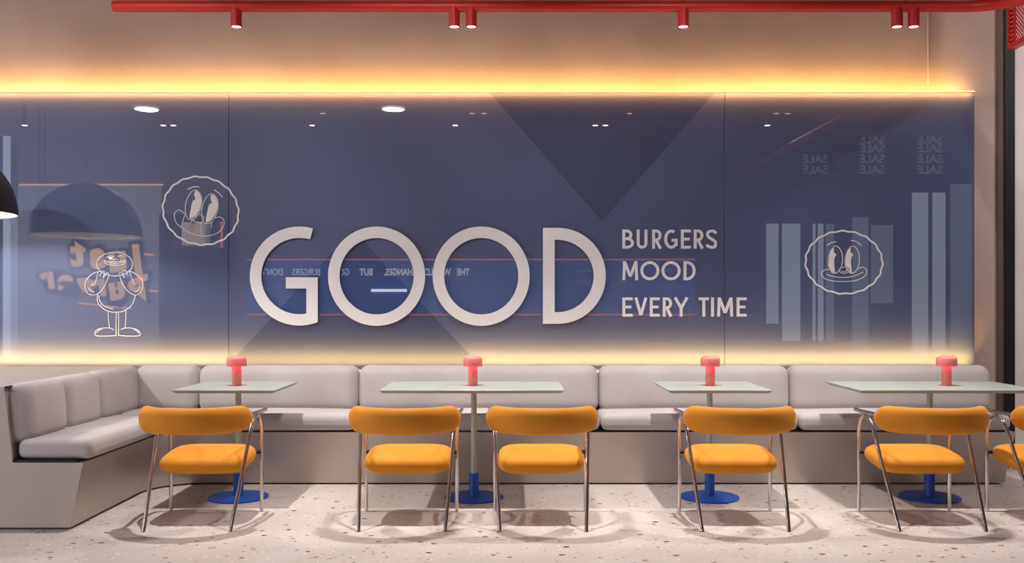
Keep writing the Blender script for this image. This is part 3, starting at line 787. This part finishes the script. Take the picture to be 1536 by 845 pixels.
# round ceiling lights and a second row of ceiling spots
M['disc'] = emit_mat('ceiling_disc', (1, .9, .84, 1), 14)
kz = (CEIL-.02-H)*F/(HY-163.5)
for k, px in enumerate((220, 590)):
    x = (px-CX)*kz/F; t = thing('ceiling_light', ['', '', '', ''][k] or 'round recessed ceiling light behind the viewer', 'ceiling light', (x, 2*D-kz, CEIL), 'round recessed ceiling lights')
    link('diffuser', lathe(bmesh.new(), [(0, -.02), (.17, -.02), (.17, -.001), (0, -.001)], 40), M['disc'], t); link('rim', lathe(bmesh.new(), [(.171, -.025), (.19, -.025), (.19, -.001), (.171, -.001), (.171, -.025)], 40), M['ink'], t)
M['csl'] = emit_mat('ceiling_spot_lens', (1, .95, .92, 1), 14)
kd = 2*D-3.0; zs = H+(HY-188)*kd/F
for px in (37, 245, 260, 468, 683, 893, 908, 1151):
    x = (px-CX)*kd/F; t = thing('ceiling_spot', 'slim red ceiling spotlight above the viewer, mirrored in the panel', 'spotlight', (x, 3.0, zs), 'slim ceiling spotlights')
    link('body', lathe(bmesh.new(), [(0, CEIL-zs), (.036, CEIL-zs), (.036, .0), (.032, .0), (.032, .01), (0, .01)], 20), M['red'], t, ang=40)
    link('lens', lathe(bmesh.new(), [(0, -.006), (.033, -.006), (.036, -.0005), (0, -.0005)], 20), M['csl'], t)

# ------------------------------------------------------------------ lights
def lamp(kind, name, loc, energy, color, **kw):
    l = bpy.data.lights.new(name, kind); l.energy = energy; l.color = color
    for k, v in kw.items(): setattr(l, k, v)
    o = bpy.data.objects.new(name, l); COL.objects.link(o); o.location = loc
    return o
for x in HX:
    single = x in (HX[0], HX[3])
    lamp('SPOT', 'spot_beam', (x, DT, zb-.004), 285 if single else 156, (1, .96, .925), spot_size=math.radians(92), spot_blend=1, shadow_soft_size=.03)
def strip_light(name, x0, x1, y, z, dy, dz, width, energy, color, spread):
    o = lamp('AREA', name, ((x0+x1)/2, y, z), energy, color, shape='RECTANGLE', size=x1-x0, size_y=width, spread=math.radians(spread))
    o.rotation_euler = Vector((0, dy, dz)).to_track_quat('-Z', 'X').to_euler()
    # keep the long side along x
    zz = -Vector((0, dy, dz)).normalized(); xx = Vector((1, 0, 0)); yy = zz.cross(xx)
    o.rotation_euler = Matrix((xx, yy, zz)).transposed().to_euler()
    return o
strip_light('amber_wash', -7.5, xr-.02, D+.035, zt+.012, 1, .8, .012, 31, (1, .55, .14), 160)
strip_light('amber_spill', -7.5, xr-.02, D-.03, zt+.003, 1, -1, .006, 34, (1, .42, .10), 120)
strip_light('warm_wash', -6.0, xr-.03, 7.150, .795, .95, 1, .012, 46, (1, .56, .12), 72)
w = lamp('AREA', 'window_daylight', (XL+.05, .9, 2.2), 380, (.84, .91, 1), shape='RECTANGLE', size=3.4, size_y=6.0); w.rotation_euler = (0, -PI/2, 0)
for px, e in ((220, 120), (590, 13)):
    lamp('AREA', 'ceiling_beam', ((px-CX)*kz/F, 2*D-kz, CEIL-.03), e, (1, .95, .93), shape='DISK', size=.34)
tr = thing('ceiling_light', 'added unseen ceiling light that brightens the white wall at the right end of the room', 'ceiling light', (5.6, 5.9, CEIL), 'round recessed ceiling lights')  # added light out of view, brightens the white wall at right
link('diffuser', lathe(bmesh.new(), [(0, -.02), (.17, -.02), (.17, -.001), (0, -.001)], 40), M['disc'], tr)  # glowing disc of the added unseen light
lamp('AREA', 'added_wall_fill', (5.6, 5.9, CEIL-.03), 72, (1, .93, .92), shape='DISK', size=.34)
for k, px in enumerate((37, 245, 260, 468, 683, 893, 908, 1151)):
    x = (px-CX)*kd/F
    e = (150, 100, 100, 130, 105, 48, 48, 60)[k]
    o = lamp('SPOT', 'accent_beam', (x, 3.0, zs-.012), e, (.93, .96, 1), spot_size=math.radians(44), spot_blend=1, shadow_soft_size=0)
    o.rotation_euler = (Vector((x+.1, D, 1.95))-Vector((x, 3.0, zs))).to_track_quat('-Z', 'Y').to_euler()
lamp('SPOT', 'pendant_beam', (-3.83, 6.18, 2.02), 70, (1, .93, .86), spot_size=math.radians(165), spot_blend=.3, shadow_soft_size=.05)

wd = bpy.data.worlds.new('world'); scene.world = wd; wd.use_nodes = True
wd.node_tree.nodes['Background'].inputs[0].default_value = (.75, .85, 1, 1); wd.node_tree.nodes['Background'].inputs[1].default_value = .6

# ------------------------------------------------------------------ camera and view
cam = bpy.data.cameras.new('camera'); co = bpy.data.objects.new('camera', cam); COL.objects.link(co)
co.location = (0, 0, H); co.rotation_euler = (PI/2, 0, 0)
cam.sensor_width = 36; cam.lens = F/1536*36; cam.shift_y = (HY-422.5)/1536; cam.clip_start = .05
scene.camera = co
scene.view_settings.view_transform = 'Standard'; scene.view_settings.look = 'None'
scene.view_settings.exposure = .13; scene.view_settings.gamma = 1.0; scene.view_settings.use_curve_mapping = False
scene.cycles.use_denoising = True
scene.cycles.sample_clamp_indirect = 6
scene.cycles.max_bounces = 10
